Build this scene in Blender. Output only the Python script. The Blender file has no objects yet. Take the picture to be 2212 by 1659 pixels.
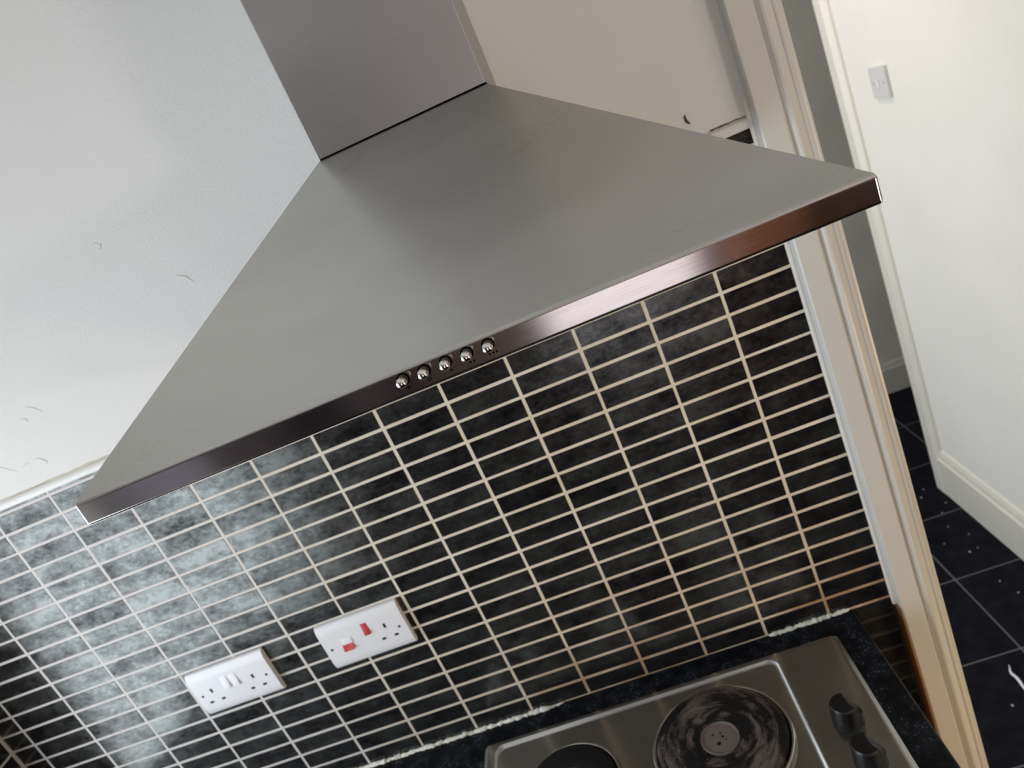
import bpy, bmesh, math, random
from mathutils import Vector, Matrix

random.seed(7)
C = bpy.context.scene.collection
sc = bpy.context.scene

# ------------------------------------------------------------------ camera
CAM = Vector((-0.16579, -0.95215, 1.76657))
R0 = Vector((0.91894962, 0.0121133, -0.39418887))       # image right
R1 = Vector((-0.3673554, -0.33730936, -0.86675972))     # image down
R2 = Vector((-0.14346292, 0.94131592, -0.30552042))     # viewing direction
FPX = 1543.35
cam_d = bpy.data.cameras.new('camera')
cam_d.sensor_fit = 'HORIZONTAL'
cam_d.sensor_width = 36.0
cam_d.lens = 36.0 * FPX / 2212.0
cam_d.clip_start = 0.02
cam_d.dof.use_dof = True
cam_d.dof.focus_distance = 0.60
cam_d.dof.aperture_fstop = 9.0
cam = bpy.data.objects.new('camera', cam_d)
C.objects.link(cam)
rot = Matrix((R0, -R1, -R2)).transposed()
cam.matrix_world = Matrix.Translation(CAM) @ rot.to_4x4()
sc.camera = cam

# ------------------------------------------------------------------ exposure, world, lights
sc.view_settings.view_transform = 'Standard'
sc.view_settings.look = 'None'
sc.view_settings.gamma = 1.0
sc.view_settings.use_curve_mapping = False
sc.view_settings.exposure = 0.0
w = bpy.data.worlds.new('world'); sc.world = w; w.use_nodes = True
w.node_tree.nodes['Background'].inputs[0].default_value = (0.75, 0.86, 1.0, 1)
w.node_tree.nodes['Background'].inputs[1].default_value = 1.2


def area(name, loc, target, sx, sy, power, col):
    d = bpy.data.lights.new(name, 'AREA'); d.shape = 'RECTANGLE'
    d.size = sx; d.size_y = sy; d.energy = power; d.color = col
    o = bpy.data.objects.new(name, d); C.objects.link(o)
    o.location = loc
    o.rotation_euler = (Vector(target) - Vector(loc)).to_track_quat('-Z', 'Z').to_euler()
    return o


# daylight in the kitchen window, unseen hall daylight and ceiling lamp, added fill lights
area('window_daylight', (-1.50, -0.765, 1.21), (0, -0.765, 1.21), 1.17, 1.82, 27.5, (0.86, 0.935, 1.0))
area('hall_daylight', (-1.2, 1.15, 1.30), (0.8, 1.0, 1.0), 1.3, 1.9, 25.5, (0.92, 0.96, 1.0))
area('hall_lamp', (0.30, 1.1, 2.36), (0.30, 1.1, 0), 0.3, 0.3, 5.0, (1.0, 0.82, 0.60))
area('kitchen_fill', (1.35, -1.70, 1.25), (1.25, -1.60, 2.4), 0.35, 0.35, 18.0, (1.0, 0.955, 0.875))  # added unseen fill, aimed up so the ceiling bounces soft light
wl = area('warm_fill', (1.60, -1.10, 0.55), (0.12, -0.05, 0.55), 0.4, 0.4, 4.0, (1.0, 0.74, 0.42))  # added unseen warm light, low on the right
wl.data.spread = math.radians(95)
area('lip_reflection_fill', (-0.05, -2.735, 1.25), (-0.05, 0, 1.25), 0.60, 1.30, 3.3, (1.0, 0.94, 0.99))  # added light behind the camera, giving the hood lip its bright reflection

# ------------------------------------------------------------------ material helpers
def mat(name):
    m = bpy.data.materials.new(name); m.use_nodes = True
    nt = m.node_tree
    return m, nt, nt.nodes['Principled BSDF']


def N(nt, kind, **kw):
    n = nt.nodes.new(kind)
    for k, v in kw.items():
        setattr(n, k, v)
    return n


def noise(nt, vec, scale, detail=4.0, rough=0.55, dist=0.0):
    n = N(nt, 'ShaderNodeTexNoise')
    n.inputs['Scale'].default_value = scale
    n.inputs['Detail'].default_value = detail
    n.inputs['Roughness'].default_value = rough
    n.inputs['Distortion'].default_value = dist
    if vec is not None:
        nt.links.new(vec, n.inputs['Vector'])
    return n


def pos(nt, scale=(1, 1, 1), loc=(0, 0, 0), rot=(0, 0, 0), kind='Position'):
    g = N(nt, 'ShaderNodeNewGeometry') if kind == 'Position' else N(nt, 'ShaderNodeTexCoord')
    mp = N(nt, 'ShaderNodeMapping')
    mp.inputs['Scale'].default_value = scale
    mp.inputs['Location'].default_value = loc
    mp.inputs['Rotation'].default_value = rot
    nt.links.new(g.outputs[kind], mp.inputs['Vector'])
    return mp.outputs[0]


def ramp(nt, fac, stops):
    r = N(nt, 'ShaderNodeValToRGB')
    els = r.color_ramp.elements
    while len(els) < len(stops):
        els.new(0.5)
    for e, (p, c) in zip(els, stops):
        e.position = p
        e.color = (c, c, c, 1) if isinstance(c, (int, float)) else (*c, 1)
    nt.links.new(fac, r.inputs[0])
    return r.outputs[0]


def mixc(nt, fac, a, b, blend='MIX'):
    m = N(nt, 'ShaderNodeMix', data_type='RGBA', blend_type=blend)
    for sock, v in ((m.inputs[0], fac), (m.inputs[6], a), (m.inputs[7], b)):
        if hasattr(v, 'links'):
            nt.links.new(v, sock)
        elif isinstance(v, (int, float)):
            sock.default_value = v
        else:
            sock.default_value = (*v, 1)
    return m.outputs[2]


def bump(nt, bs, height, strength, dist=0.001):
    b = N(nt, 'ShaderNodeBump')
    b.inputs['Strength'].default_value = strength
    b.inputs['Distance'].default_value = dist
    nt.links.new(height, b.inputs['Height'])
    nt.links.new(b.outputs[0], bs.inputs['Normal'])
    return b


def plain(name, col, rough=0.5, metal=0.0, spec=0.5):
    m, nt, bs = mat(name)
    bs.inputs['Base Color'].default_value = (*col, 1)
    bs.inputs['Roughness'].default_value = rough
    bs.inputs['Metallic'].default_value = metal
    bs.inputs['Specular IOR Level'].default_value = spec
    return m


def painted(name, col, rough=0.6, bs_scale=140, bstr=0.25, stain=0.0):
    m, nt, bs = mat(name)
    n = noise(nt, pos(nt), 3.0, 5)
    c = ramp(nt, n.outputs[0], [(0.3, tuple(x * (1 - 0.05 - stain) for x in col)), (0.65, col)])
    nt.links.new(c, bs.inputs['Base Color'])
    bs.inputs['Roughness'].default_value = rough
    n2 = noise(nt, pos(nt), bs_scale, 3)
    bump(nt, bs, n2.outputs[0], bstr, 0.001)
    return m


def plaster(name, col):
    """painted plaster with roller texture and a few shallow trowel marks"""
    m, nt, bs = mat(name)
    n = noise(nt, pos(nt), 2.2, 6)
    c = ramp(nt, n.outputs[0], [(0.3, tuple(x * 0.955 for x in col)), (0.6, col)])
    nt.links.new(c, bs.inputs['Base Color'])
    bs.inputs['Roughness'].default_value = 0.85
    bs.inputs['Specular IOR Level'].default_value = 0.2
    fine = noise(nt, pos(nt), 230, 3)
    big = noise(nt, pos(nt), 9, 5, 0.6, 0.6)
    strokes = noise(nt, pos(nt, (6, 6, 26), rot=(0, 0.6, 0)), 1.6, 3, 0.5, 1.0)
    st = ramp(nt, strokes.outputs[0], [(0.60, 0.0), (0.63, 1.0)])
    a1 = mixc(nt, 0.55, fine.outputs[0], big.outputs[0])
    a2 = mixc(nt, 0.10, a1, st)
    bump(nt, bs, a2, 0.42, 0.0022)
    return m


def steel(name, tangent, base=(0.60, 0.585, 0.56), rough=(0.22, 0.34), grain=(4, 900, 900), aniso=0.75, bstr=0.05, smear=3.0, gmix=0.06):
    m, nt, bs = mat(name)
    g = noise(nt, pos(nt, grain), 1.0, 2, 0.6)
    s = noise(nt, pos(nt, (0.9, 2.2, 2.2)), smear, 3.0, 0.5, 0.0)
    r = ramp(nt, s.outputs[0], [(0.30, rough[0]), (0.75, rough[1])])
    rg = mixc(nt, 0.05, r, g.outputs[0], 'SOFT_LIGHT')
    nt.links.new(rg, bs.inputs['Roughness'])
    c = mixc(nt, gmix, base, g.outputs[0], 'OVERLAY')
    sm = ramp(nt, s.outputs[0], [(0.32, 0.83), (0.68, 1.0)])
    c2 = mixc(nt, 1.0, c, sm, 'MULTIPLY')
    nt.links.new(c2, bs.inputs['Base Color'])
    bs.inputs['Metallic'].default_value = 1.0
    bs.inputs['Anisotropic'].default_value = aniso
    t = N(nt, 'ShaderNodeCombineXYZ')
    for i in range(3):
        t.inputs[i].default_value = tangent[i]
    nt.links.new(t.outputs[0], bs.inputs['Tangent'])
    if bstr > 0:
        bump(nt, bs, g.outputs[0], bstr, 0.0004)
    return m


M = {}
M['plaster'] = plaster('plaster_white', (0.80, 0.792, 0.77))
M['white_wall'] = painted('white_painted_wall', (0.82, 0.81, 0.78), 0.7, 90, 0.15)
M['grey_wall'] = painted('grey_hall_wall', (0.46, 0.445, 0.405), 0.8, 60, 0.2, 0.12)
M['grey_skirt'] = painted('grey_skirting', (0.40, 0.39, 0.34), 0.5, 60, 0.1)
M['room_wall'] = painted('room_wall_paint', (0.40, 0.33, 0.285), 0.8)
M['ceiling'] = painted('ceiling_paint', (0.84, 0.83, 0.80), 0.8)
M['gloss'] = painted('gloss_white_woodwork', (0.74, 0.725, 0.665), 0.28, 40, 0.04)
M['trim'] = painted('tile_trim_plastic', (0.80, 0.79, 0.76), 0.35, 40, 0.05)
M['cream_line'] = plain('aged_cream_caulk', (0.62, 0.57, 0.47), 0.7)
M['raw_edge'] = plain('bare_brown_timber', (0.30, 0.15, 0.05), 0.7)
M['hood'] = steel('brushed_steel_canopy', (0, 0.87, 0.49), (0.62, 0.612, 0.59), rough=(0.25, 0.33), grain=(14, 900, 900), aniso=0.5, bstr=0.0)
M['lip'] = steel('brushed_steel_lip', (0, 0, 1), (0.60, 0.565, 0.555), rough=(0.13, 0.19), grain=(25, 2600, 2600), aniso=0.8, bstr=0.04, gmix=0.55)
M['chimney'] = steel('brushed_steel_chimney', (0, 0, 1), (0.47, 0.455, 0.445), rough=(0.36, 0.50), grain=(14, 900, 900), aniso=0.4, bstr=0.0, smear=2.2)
M['hob'] = steel('hob_steel', (0, 1, 0), (0.43, 0.42, 0.40), rough=(0.20, 0.28), grain=(30, 600, 600), aniso=0.6, bstr=0.0)
M['hob_edge_highlight'] = steel('highlit_steel_edge', (0, 1, 0), (0.90, 0.90, 0.90), rough=(0.32, 0.38), grain=(30, 600, 600), aniso=0.9, bstr=0.0)  # lighter copy of the hob steel, painting a highlight on the pressed step
M['chrome'] = plain('chrome', (0.80, 0.79, 0.78), 0.05, 1.0)
M['chrome_soft'] = plain('worn_chrome_ring', (0.62, 0.60, 0.56), 0.16, 1.0)
M['black'] = plain('black_recess', (0.002, 0.002, 0.002), 0.9, 0, 0.0)
M['ink'] = plain('black_print', (0.002, 0.002, 0.002), 0.9, 0, 0.0)
M['plastic_white'] = plain('white_socket_plastic', (0.80, 0.80, 0.82), 0.30)
M['plastic_dark'] = plain('socket_slot', (0.012, 0.012, 0.010), 0.6)
M['red'] = plain('red_rocker', (0.55, 0.030, 0.035), 0.35)
M['knob'] = plain('black_knob_plastic', (0.006, 0.006, 0.007), 0.30)
M['glass_frame'] = plain('window_frame_white', (0.8, 0.8, 0.8), 0.4)
M['dark_unit'] = plain('charcoal_unit', (0.11, 0.10, 0.12), 0.5)
M['brown_reflect'] = plain('brown_reflect', (0.10, 0.055, 0.035), 0.5)
M['orange_reflect'] = plain('orange_paint', (0.55, 0.24, 0.12), 0.5)
M['pale_reflect'] = plain('pale_panel_paint', (0.88, 0.82, 0.85), 0.5)
M['mauve'] = plain('shaded_door_reveal', (0.22, 0.16, 0.15), 0.6)
M['oak'] = plain('cabinet_oak', (0.45, 0.28, 0.13), 0.5)
M['string'] = plain('white_scrap', (0.8, 0.8, 0.85), 0.6)
M['speck'] = plain('pale_speck', (0.34, 0.35, 0.40), 0.15)
M['chip'] = plain('brown_stain', (0.10, 0.055, 0.04), 0.8)


def glass_mat():
    m = bpy.data.materials.new('window_glass'); m.use_nodes = True
    nt = m.node_tree; nt.nodes.clear()
    o = N(nt, 'ShaderNodeOutputMaterial'); mx = N(nt, 'ShaderNodeMixShader')
    tr = N(nt, 'ShaderNodeBsdfTransparent'); gl = N(nt, 'ShaderNodeBsdfGlossy')
    gl.inputs['Roughness'].default_value = 0.02
    fr = N(nt, 'ShaderNodeFresnel'); fr.inputs[0].default_value = 1.45
    nt.links.new(fr.outputs[0], mx.inputs[0]); nt.links.new(tr.outputs[0], mx.inputs[1])
    nt.links.new(gl.outputs[0], mx.inputs[2]); nt.links.new(mx.outputs[0], o.inputs[0])
    return m


M['glass'] = glass_mat()


def tile_mat(name):
    m, nt, bs = mat(name)
    oi = N(nt, 'ShaderNodeObjectInfo')
    v = pos(nt, (1, 1, 1.5))
    big = noise(nt, v, 17, 8, 0.70, 0.15)
    small = noise(nt, v, 95, 5, 0.68, 0.4)
    comb = mixc(nt, 0.30, big.outputs[0], small.outputs[0])
    rnd = N(nt, 'ShaderNodeMath', operation='MULTIPLY_ADD')
    nt.links.new(oi.outputs['Random'], rnd.inputs[0]); rnd.inputs[1].default_value = 0.08; rnd.inputs[2].default_value = -0.04
    add = N(nt, 'ShaderNodeMath', operation='ADD')
    nt.links.new(comb, add.inputs[0]); nt.links.new(rnd.outputs[0], add.inputs[1])
    f = add.outputs[0]
    c = ramp(nt, f, [(0.38, (0.0065, 0.006, 0.0065)), (0.48, (0.014, 0.0135, 0.0135)), (0.58, (0.019, 0.021, 0.019)), (0.70, (0.036, 0.044, 0.038))])
    nt.links.new(c, bs.inputs['Base Color'])
    r = ramp(nt, f, [(0.38, 0.17), (0.65, 0.24)])
    nt.links.new(r, bs.inputs['Roughness'])
    s = ramp(nt, f, [(0.36, 0.10), (0.44, 0.30), (0.51, 0.52), (0.60, 0.92)])
    nt.links.new(s, bs.inputs['Specular IOR Level'])
    bs.inputs['IOR'].default_value = 1.75
    bs.inputs['Specular Tint'].default_value = (0.96, 1.0, 0.97, 1)
    bump(nt, bs, small.outputs[0], 0.06, 0.001)
    return m


M['tile'] = tile_mat('slate_look_glazed_tile')


def grout_mat():
    m, nt, bs = mat('cream_grout')
    n = noise(nt, pos(nt), 9, 5)
    g = N(nt, 'ShaderNodeNewGeometry'); sx = N(nt, 'ShaderNodeSeparateXYZ')
    nt.links.new(g.outputs['Position'], sx.inputs[0])
    # grease staining gathers low on the wall, behind the hob
    mr = N(nt, 'ShaderNodeMapRange'); mr.inputs['From Min'].default_value = 1.20; mr.inputs['From Max'].default_value = 0.92
    nt.links.new(sx.outputs['Z'], mr.inputs['Value'])
    mx = N(nt, 'ShaderNodeMapRange'); mx.inputs['From Min'].default_value = -0.95; mx.inputs['From Max'].default_value = -0.35
    nt.links.new(sx.outputs['X'], mx.inputs['Value'])
    mu = N(nt, 'ShaderNodeMath', operation='MULTIPLY'); nt.links.new(mr.outputs[0], mu.inputs[0]); nt.links.new(mx.outputs[0], mu.inputs[1])
    st = ramp(nt, n.outputs[0], [(0.38, 0.15), (0.60, 1.0)])
    m3 = N(nt, 'ShaderNodeMath', operation='MULTIPLY'); nt.links.new(mu.outputs[0], m3.inputs[0]); nt.links.new(st, m3.inputs[1])
    clean = ramp(nt, n.outputs[0], [(0.35, (0.78, 0.67, 0.49)), (0.62, (0.90, 0.82, 0.66))])
    wh = mixc(nt, mx.outputs[0], (0.64, 0.60, 0.57), clean)
    c = mixc(nt, m3.outputs[0], wh, (0.40, 0.24, 0.12))
    nt.links.new(c, bs.inputs['Base Color'])
    bs.inputs['Roughness'].default_value = 0.55
    n2 = noise(nt, pos(nt), 300, 3)
    bump(nt, bs, n2.outputs[0], 0.3, 0.0006)
    return m


M['grout'] = grout_mat()
M['grout_dark'] = plain('grimy_grout', (0.028, 0.022, 0.017), 0.8)


def worktop_mat():
    m, nt, bs = mat('black_speckled_worktop')
    v = pos(nt)
    vo = N(nt, 'ShaderNodeTexVoronoi'); vo.inputs['Scale'].default_value = 260; nt.links.new(v, vo.inputs['Vector'])
    big = noise(nt, v, 55, 4)
    sp = ramp(nt, vo.outputs['Distance'], [(0.12, 1.0), (0.26, 0.0)])
    gate = ramp(nt, big.outputs[0], [(0.47, 0.0), (0.60, 1.0)])
    k = mixc(nt, 1.0, sp, gate, 'MULTIPLY')
    base = ramp(nt, big.outputs[0], [(0.4, (0.0035, 0.004, 0.0055)), (0.7, (0.014, 0.017, 0.025))])
    c = mixc(nt, k, base, (0.20, 0.21, 0.24))
    nt.links.new(c, bs.inputs['Base Color'])
    bs.inputs['Roughness'].default_value = 0.42
    bs.inputs['Specular IOR Level'].default_value = 0.16
    n2 = noise(nt, v, 400, 2)
    bump(nt, bs, n2.outputs[0], 0.25, 0.0006)
    return m


M['worktop'] = worktop_mat()


def floor_mat():
    m, nt, bs = mat('black_floor_tile')
    n = noise(nt, pos(nt), 20, 5)
    c = ramp(nt, n.outputs[0], [(0.4, (0.005, 0.0055, 0.009)), (0.7, (0.010, 0.011, 0.016))])
    nt.links.new(c, bs.inputs['Base Color'])
    bs.inputs['Roughness'].default_value = 0.40
    bs.inputs['Specular IOR Level'].default_value = 0.05
    n2 = noise(nt, pos(nt), 160, 3)
    bump(nt, bs, n2.outputs[0], 0.25, 0.001)
    return m


M['floor_tile'] = floor_mat()
M['floor_grout'] = plain('grey_floor_grout', (0.125, 0.115, 0.12), 0.8)


def plate_mat(name, dirt, seed):
    """cast iron with burnt-on residue smeared round the plate"""
    m, nt, bs = mat(name)
    tc = N(nt, 'ShaderNodeTexCoord')
    sx = N(nt, 'ShaderNodeSeparateXYZ'); nt.links.new(tc.outputs['Object'], sx.inputs[0])
    ln = N(nt, 'ShaderNodeVectorMath', operation='LENGTH'); nt.links.new(tc.outputs['Object'], ln.inputs[0])
    at = N(nt, 'ShaderNodeMath', operation='ARCTAN2'); nt.links.new(sx.outputs['Y'], at.inputs[0]); nt.links.new(sx.outputs['X'], at.inputs[1])
    cs = N(nt, 'ShaderNodeMath', operation='COSINE'); nt.links.new(at.outputs[0], cs.inputs[0])
    sn = N(nt, 'ShaderNodeMath', operation='SINE'); nt.links.new(at.outputs[0], sn.inputs[0])
    cb = N(nt, 'ShaderNodeCombineXYZ')
    nt.links.new(cs.outputs[0], cb.inputs[0]); nt.links.new(sn.outputs[0], cb.inputs[1])
    mr = N(nt, 'ShaderNodeMath', operation='MULTIPLY'); nt.links.new(ln.outputs['Value'], mr.inputs[0]); mr.inputs[1].default_value = 62
    nt.links.new(mr.outputs[0], cb.inputs[2])
    mp = N(nt, 'ShaderNodeMapping'); mp.inputs['Location'].default_value = (seed, seed * 2, seed * 3)
    nt.links.new(cb.outputs[0], mp.inputs['Vector'])
    n = noise(nt, mp.outputs[0], 0.85, 5, 0.62, 0.5)
    f2 = noise(nt, tc.outputs['Object'], 420, 3)
    k = mixc(nt, 0.16, n.outputs[0], f2.outputs[0])
    k2 = ramp(nt, k, [(dirt - 0.02, 0.0), (dirt + 0.10, 1.0)])
    c = mixc(nt, k2, (0.0065, 0.006, 0.0065), (0.150, 0.118, 0.105))
    nt.links.new(c, bs.inputs['Base Color'])
    bs.inputs['Roughness'].default_value = 0.55
    bs.inputs['Specular IOR Level'].default_value = 0.35
    bump(nt, bs, f2.outputs[0], 0.25, 0.0006)
    return m


M['plate_dirty'] = plate_mat('burnt_cast_iron', 0.505, 3.7)
M['plate_clean'] = plate_mat('black_cast_iron', 0.66, 1.3)
M['disc'] = painted('rusty_centre_disc', (0.19, 0.155, 0.14), 0.5, 300, 0.5, 0.3)


def silicone_mat():
    m, nt, bs = mat('cream_sealant')
    n = noise(nt, pos(nt), 45, 4)
    c = ramp(nt, n.outputs[0], [(0.32, (0.42, 0.38, 0.30)), (0.48, (0.80, 0.80, 0.70))])
    nt.links.new(c, bs.inputs['Base Color']); bs.inputs['Roughness'].default_value = 0.5
    return m


M['sealant'] = silicone_mat()

# ------------------------------------------------------------------ geometry helpers
def link(name, me, m=None, parent=None, loc=None, label=None):
    o = bpy.data.objects.new(name, me); C.objects.link(o)
    if m is not None and me is not None and len(me.materials) == 0:
        me.materials.append(m)
    if parent is not None:
        o.parent = parent
    if loc is not None:
        o.location = loc
    if label:
        o['label'] = label
    if me is not None and name in ('plate', 'worktop', 'hob_top'):
        md = o.modifiers.new('wn', 'WEIGHTED_NORMAL'); md.keep_sharp = True; md.weight = 100
    return o


def wn(o):
    md = o.modifiers.new('wn', 'WEIGHTED_NORMAL'); md.keep_sharp = True; md.weight = 100
    return o


def mesh(name, bm, smooth=None):
    bmesh.ops.recalc_face_normals(bm, faces=bm.faces[:])
    me = bpy.data.meshes.new(name)
    if smooth is not None:
        for f in bm.faces:
            f.smooth = True
        for e in bm.edges:
            if len(e.link_faces) == 2 and e.calc_face_angle(0) > math.radians(smooth):
                e.smooth = False
    bm.to_mesh(me); bm.free()
    return me


def box(bm, x0, x1, y0, y1, z0, z1):
    v = [bm.verts.new(p) for p in ((x0, y0, z0), (x1, y0, z0), (x1, y1, z0), (x0, y1, z0), (x0, y0, z1), (x1, y0, z1), (x1, y1, z1), (x0, y1, z1))]
    for f in ((0, 3, 2, 1), (4, 5, 6, 7), (0, 1, 5, 4), (1, 2, 6, 5), (2, 3, 7, 6), (3, 0, 4, 7)):
        bm.faces.new([v[i] for i in f])
    return v


def box_me(name, x0, x1, y0, y1, z0, z1, bev=0.0, seg=2):
    bm = bmesh.new(); box(bm, x0, x1, y0, y1, z0, z1)
    if bev:
        bmesh.ops.bevel(bm, geom=bm.edges[:], offset=bev, segments=seg, profile=0.5, affect='EDGES')
    return mesh(name, bm, 40 if bev else None)


def bx(name, x0, x1, y0, y1, z0, z1, m, parent=None, bev=0.0, label=None):
    return link(name, box_me(name, x0, x1, y0, y1, z0, z1, bev), m, parent, None, label)


def extrude_profile(bm, pts, axis, a0, a1, caps=True):
    """closed 2-D profile swept along an axis. pts = (p, q) in the two other axes, in x,y,z order"""
    def put(p, q, a):
        return {'x': (a, p, q), 'y': (p, a, q), 'z': (p, q, a)}[axis]
    r0 = [bm.verts.new(put(p, q, a0)) for p, q in pts]
    r1 = [bm.verts.new(put(p, q, a1)) for p, q in pts]
    n = len(pts)
    for i in range(n):
        bm.faces.new((r0[i], r0[(i + 1) % n], r1[(i + 1) % n], r1[i]))
    if caps:
        bm.faces.new(r0); bm.faces.new(r1)


def lathe_me(name, prof, seg=48, smooth=35):
    """profile (r, z) turned about z"""
    bm = bmesh.new(); rings = []
    for r, z in prof:
        if r < 1e-6:
            rings.append([bm.verts.new((0, 0, z))])
        else:
            rings.append([bm.verts.new((r * math.cos(2 * math.pi * i / seg), r * math.sin(2 * math.pi * i / seg), z)) for i in range(seg)])
    for a, b in zip(rings, rings[1:]):
        for i in range(seg):
            j = (i + 1) % seg
            if len(a) == 1 and len(b) > 1:
                bm.faces.new((a[0], b[i], b[j]))
            elif len(b) == 1 and len(a) > 1:
                bm.faces.new((a[i], a[j], b[0]))
            elif len(a) > 1:
                bm.faces.new((a[i], a[j], b[j], b[i]))
    return mesh(name, bm, smooth)


def tube_me(name, pts, rads, seg=8):
    bm = bmesh.new(); rings = []
    for i, p in enumerate(pts):
        p = Vector(p)
        d = (Vector(pts[min(i + 1, len(pts) - 1)]) - Vector(pts[max(i - 1, 0)])).normalized()
        s = d.cross(Vector((0, 0, 1)))
        if s.length < 1e-4:
            s = Vector((1, 0, 0))
        s.normalize(); t = s.cross(d)
        rings.append([bm.verts.new(p + rads[i] * (math.cos(2 * math.pi * k / seg) * s + math.sin(2 * math.pi * k / seg) * t)) for k in range(seg)])
    for a, b in zip(rings, rings[1:]):
        for k in range(seg):
            bm.faces.new((a[k], a[(k + 1) % seg], b[(k + 1) % seg], b[k]))
    bm.faces.new(rings[0]); bm.faces.new(rings[-1])
    return mesh(name, bm, 50)


def empty(name, loc, label=None, cat=None, group=None):
    o = bpy.data.objects.new(name, None); C.objects.link(o); o.location = loc
    o.empty_display_size = 0.05
    if label: o['label'] = label
    if cat: o['category'] = cat
    if group: o['group'] = group
    return o


def tag(o, label=None, cat=None, group=None, kind=None):
    if label: o['label'] = label
    if cat: o['category'] = cat
    if group: o['group'] = group
    if kind: o['kind'] = kind
    return o


def struct(o, label=None):
    o['kind'] = 'structure'
    if label: o['label'] = label
    return o


def project(p):
    d = Vector(p) - CAM
    z = d.dot(R2)
    if z < 0.02:
        return None
    return (d.dot(R0) / z * FPX + 1106, d.dot(R1) / z * FPX + 829.5)


HOODPOLY = [(692, 348), (152, 1097), (190, 1138), (1909, 430), (1895, 362), (1050, 180)]
WTOP = [(640, 1659), (1153, 1532), (1835, 1322), (2085, 1659)]


def inside(p, poly):
    x, y = p; c = False
    for i in range(len(poly)):
        x0, y0 = poly[i]; x1, y1 = poly[i - 1]
        if (y0 > y) != (y1 > y) and x < (x1 - x0) * (y - y0) / (y1 - y0) + x0:
            c = not c
    return c


def in_view(pts):
    for p in pts:
        q = project(p)
        if q and -5 < q[0] < 2217 and -5 < q[1] < 1664 and not inside(q, HOODPOLY):
            return True
    return False


# ------------------------------------------------------------------ room shell
CEIL = 2.40
KITCH_LEFT = -1.39
U = 0.0333
XT = 0.0985                      # right end of the tiling
ZL, ZR = 1.5735, 1.6545          # tiling height left and right of the hood
XSTEP = -0.27

# back wall: plastered panel, doorway, short return right of the door
bm = bmesh.new()
box(bm, KITCH_LEFT - 0.12, 0.150, 0.006, 0.11, 0.0, CEIL)
box(bm, 0.150, 0.905, 0.006, 0.11, 2.03, CEIL)
box(bm, 0.905, 1.70, 0.006, 0.11, 0.0, CEIL)
box(bm, KITCH_LEFT, XSTEP, 0.0, 0.006, ZL + 0.014, CEIL)
box(bm, XSTEP, 0.118, 0.0, 0.006, ZR + 0.014, CEIL)
wall_back = struct(link('wall_back', mesh('wall_back', bm), M['plaster']), 'white plastered kitchen wall tiled below, behind the cooker hood')

# left wall with the window opening
WY0, WY1, WZ0, WZ1 = -1.37, -0.16, 0.30, 2.12
bm = bmesh.new()
xl = KITCH_LEFT
box(bm, xl - 0.22, xl - 0.006, WY1, 0.006, 0.0, CEIL)
box(bm, xl - 0.22, xl - 0.006, -2.80, WY0, 0.0, CEIL)
box(bm, xl - 0.22, xl - 0.006, WY0, WY1, 0.0, WZ0)
box(bm, xl - 0.22, xl - 0.006, WY0, WY1, WZ1, CEIL)
box(bm, xl - 0.006, xl, WY1, 0.0, ZL + 0.014, CEIL)
wall_left = struct(link('wall_left', mesh('wall_left', bm), M['plaster']), 'left kitchen wall meeting the tiled wall at bottom left')

bm = bmesh.new()
box(bm, xl - 0.22, 1.82, -2.92, -2.80, 0.0, CEIL)
wall_front = struct(link('wall_front', mesh('wall_front', bm), M['room_wall']), 'kitchen wall behind the camera')
bm = bmesh.new()
box(bm, 1.70, 1.82, -2.80, 0.11, 0.0, CEIL)
wall_right = struct(link('wall_right', mesh('wall_right', bm), M['room_wall']), 'right kitchen wall beyond the frame')
bm = bmesh.new()
box(bm, xl - 0.22, 2.2, -2.92, 2.40, CEIL, CEIL + 0.1)
ceiling = struct(link('ceiling', mesh('ceiling', bm), M['ceiling']), 'off-white ceiling above the frame')

# hall walls: the white wall right of the door, and the grey far wall
HX = 0.785
bm = bmesh.new()
box(bm, HX, HX + 0.11, 0.11, 1.372, 0.0, CEIL)
hall_wall = struct(link('wall_hall', mesh('wall_hall', bm), M['white_wall']), 'bright white hall wall seen through the doorway')
bm = bmesh.new()
box(bm, -1.5, 2.2, 2.235, 2.35, 0.0, CEIL)
box(bm, 2.1, 2.2, 0.11, 2.235, 0.0, CEIL)
box(bm, -1.62, -1.5, 0.11, 2.35, 0.0, CEIL)
struct(link('wall_far', mesh('wall_far', bm), M['grey_wall']), 'dim grey far wall at the end of the hall')

# skirting boards
def skirting(axis, a0, a1, face, sign):
    bm = bmesh.new()
    prof = [(0, 0.0), (0.018, 0.0), (0.018, 0.150), (0.013, 0.158), (0.011, 0.172), (0.006, 0.186), (0, 0.188)]
    pts = [(face + sign * d, z) for d, z in prof]
    extrude_profile(bm, pts, axis, a0, a1)
    return mesh('skirting', bm)


o = link('baseboard_hall', skirting('y', 0.13, 1.40, HX, -1), M['gloss'])
struct(o, 'white moulded skirting board along the white hall wall')
bm = bmesh.new()
pr = [(2.235 - d, z * 0.80) for d, z in [(0, 0.0), (0.018, 0.0), (0.018, 0.150), (0.013, 0.158), (0.011, 0.172), (0.006, 0.186), (0, 0.188)]]
extrude_profile(bm, pr, 'x', -1.49, 2.09)
struct(link('baseboard_far', mesh('baseboard_far', bm), M['grey_skirt']), 'grey skirting board at the foot of the far wall')

# architrave board on the end of the white hall wall
bm = bmesh.new()
extrude_profile(bm, [(HX + 0.111, 1.440), (HX - 0.017, 1.440), (HX - 0.020, 1.437), (HX - 0.020, 1.392), (HX - 0.016, 1.384), (HX - 0.012, 1.376), (HX - 0.008, 1.372), (HX, 1.370), (HX + 0.111, 1.370)], 'z', 0.0, 2.10)
struct(link('trim_3', mesh('trim_3', bm), M['gloss']), 'white trim on the end of the bright hall wall')

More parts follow.
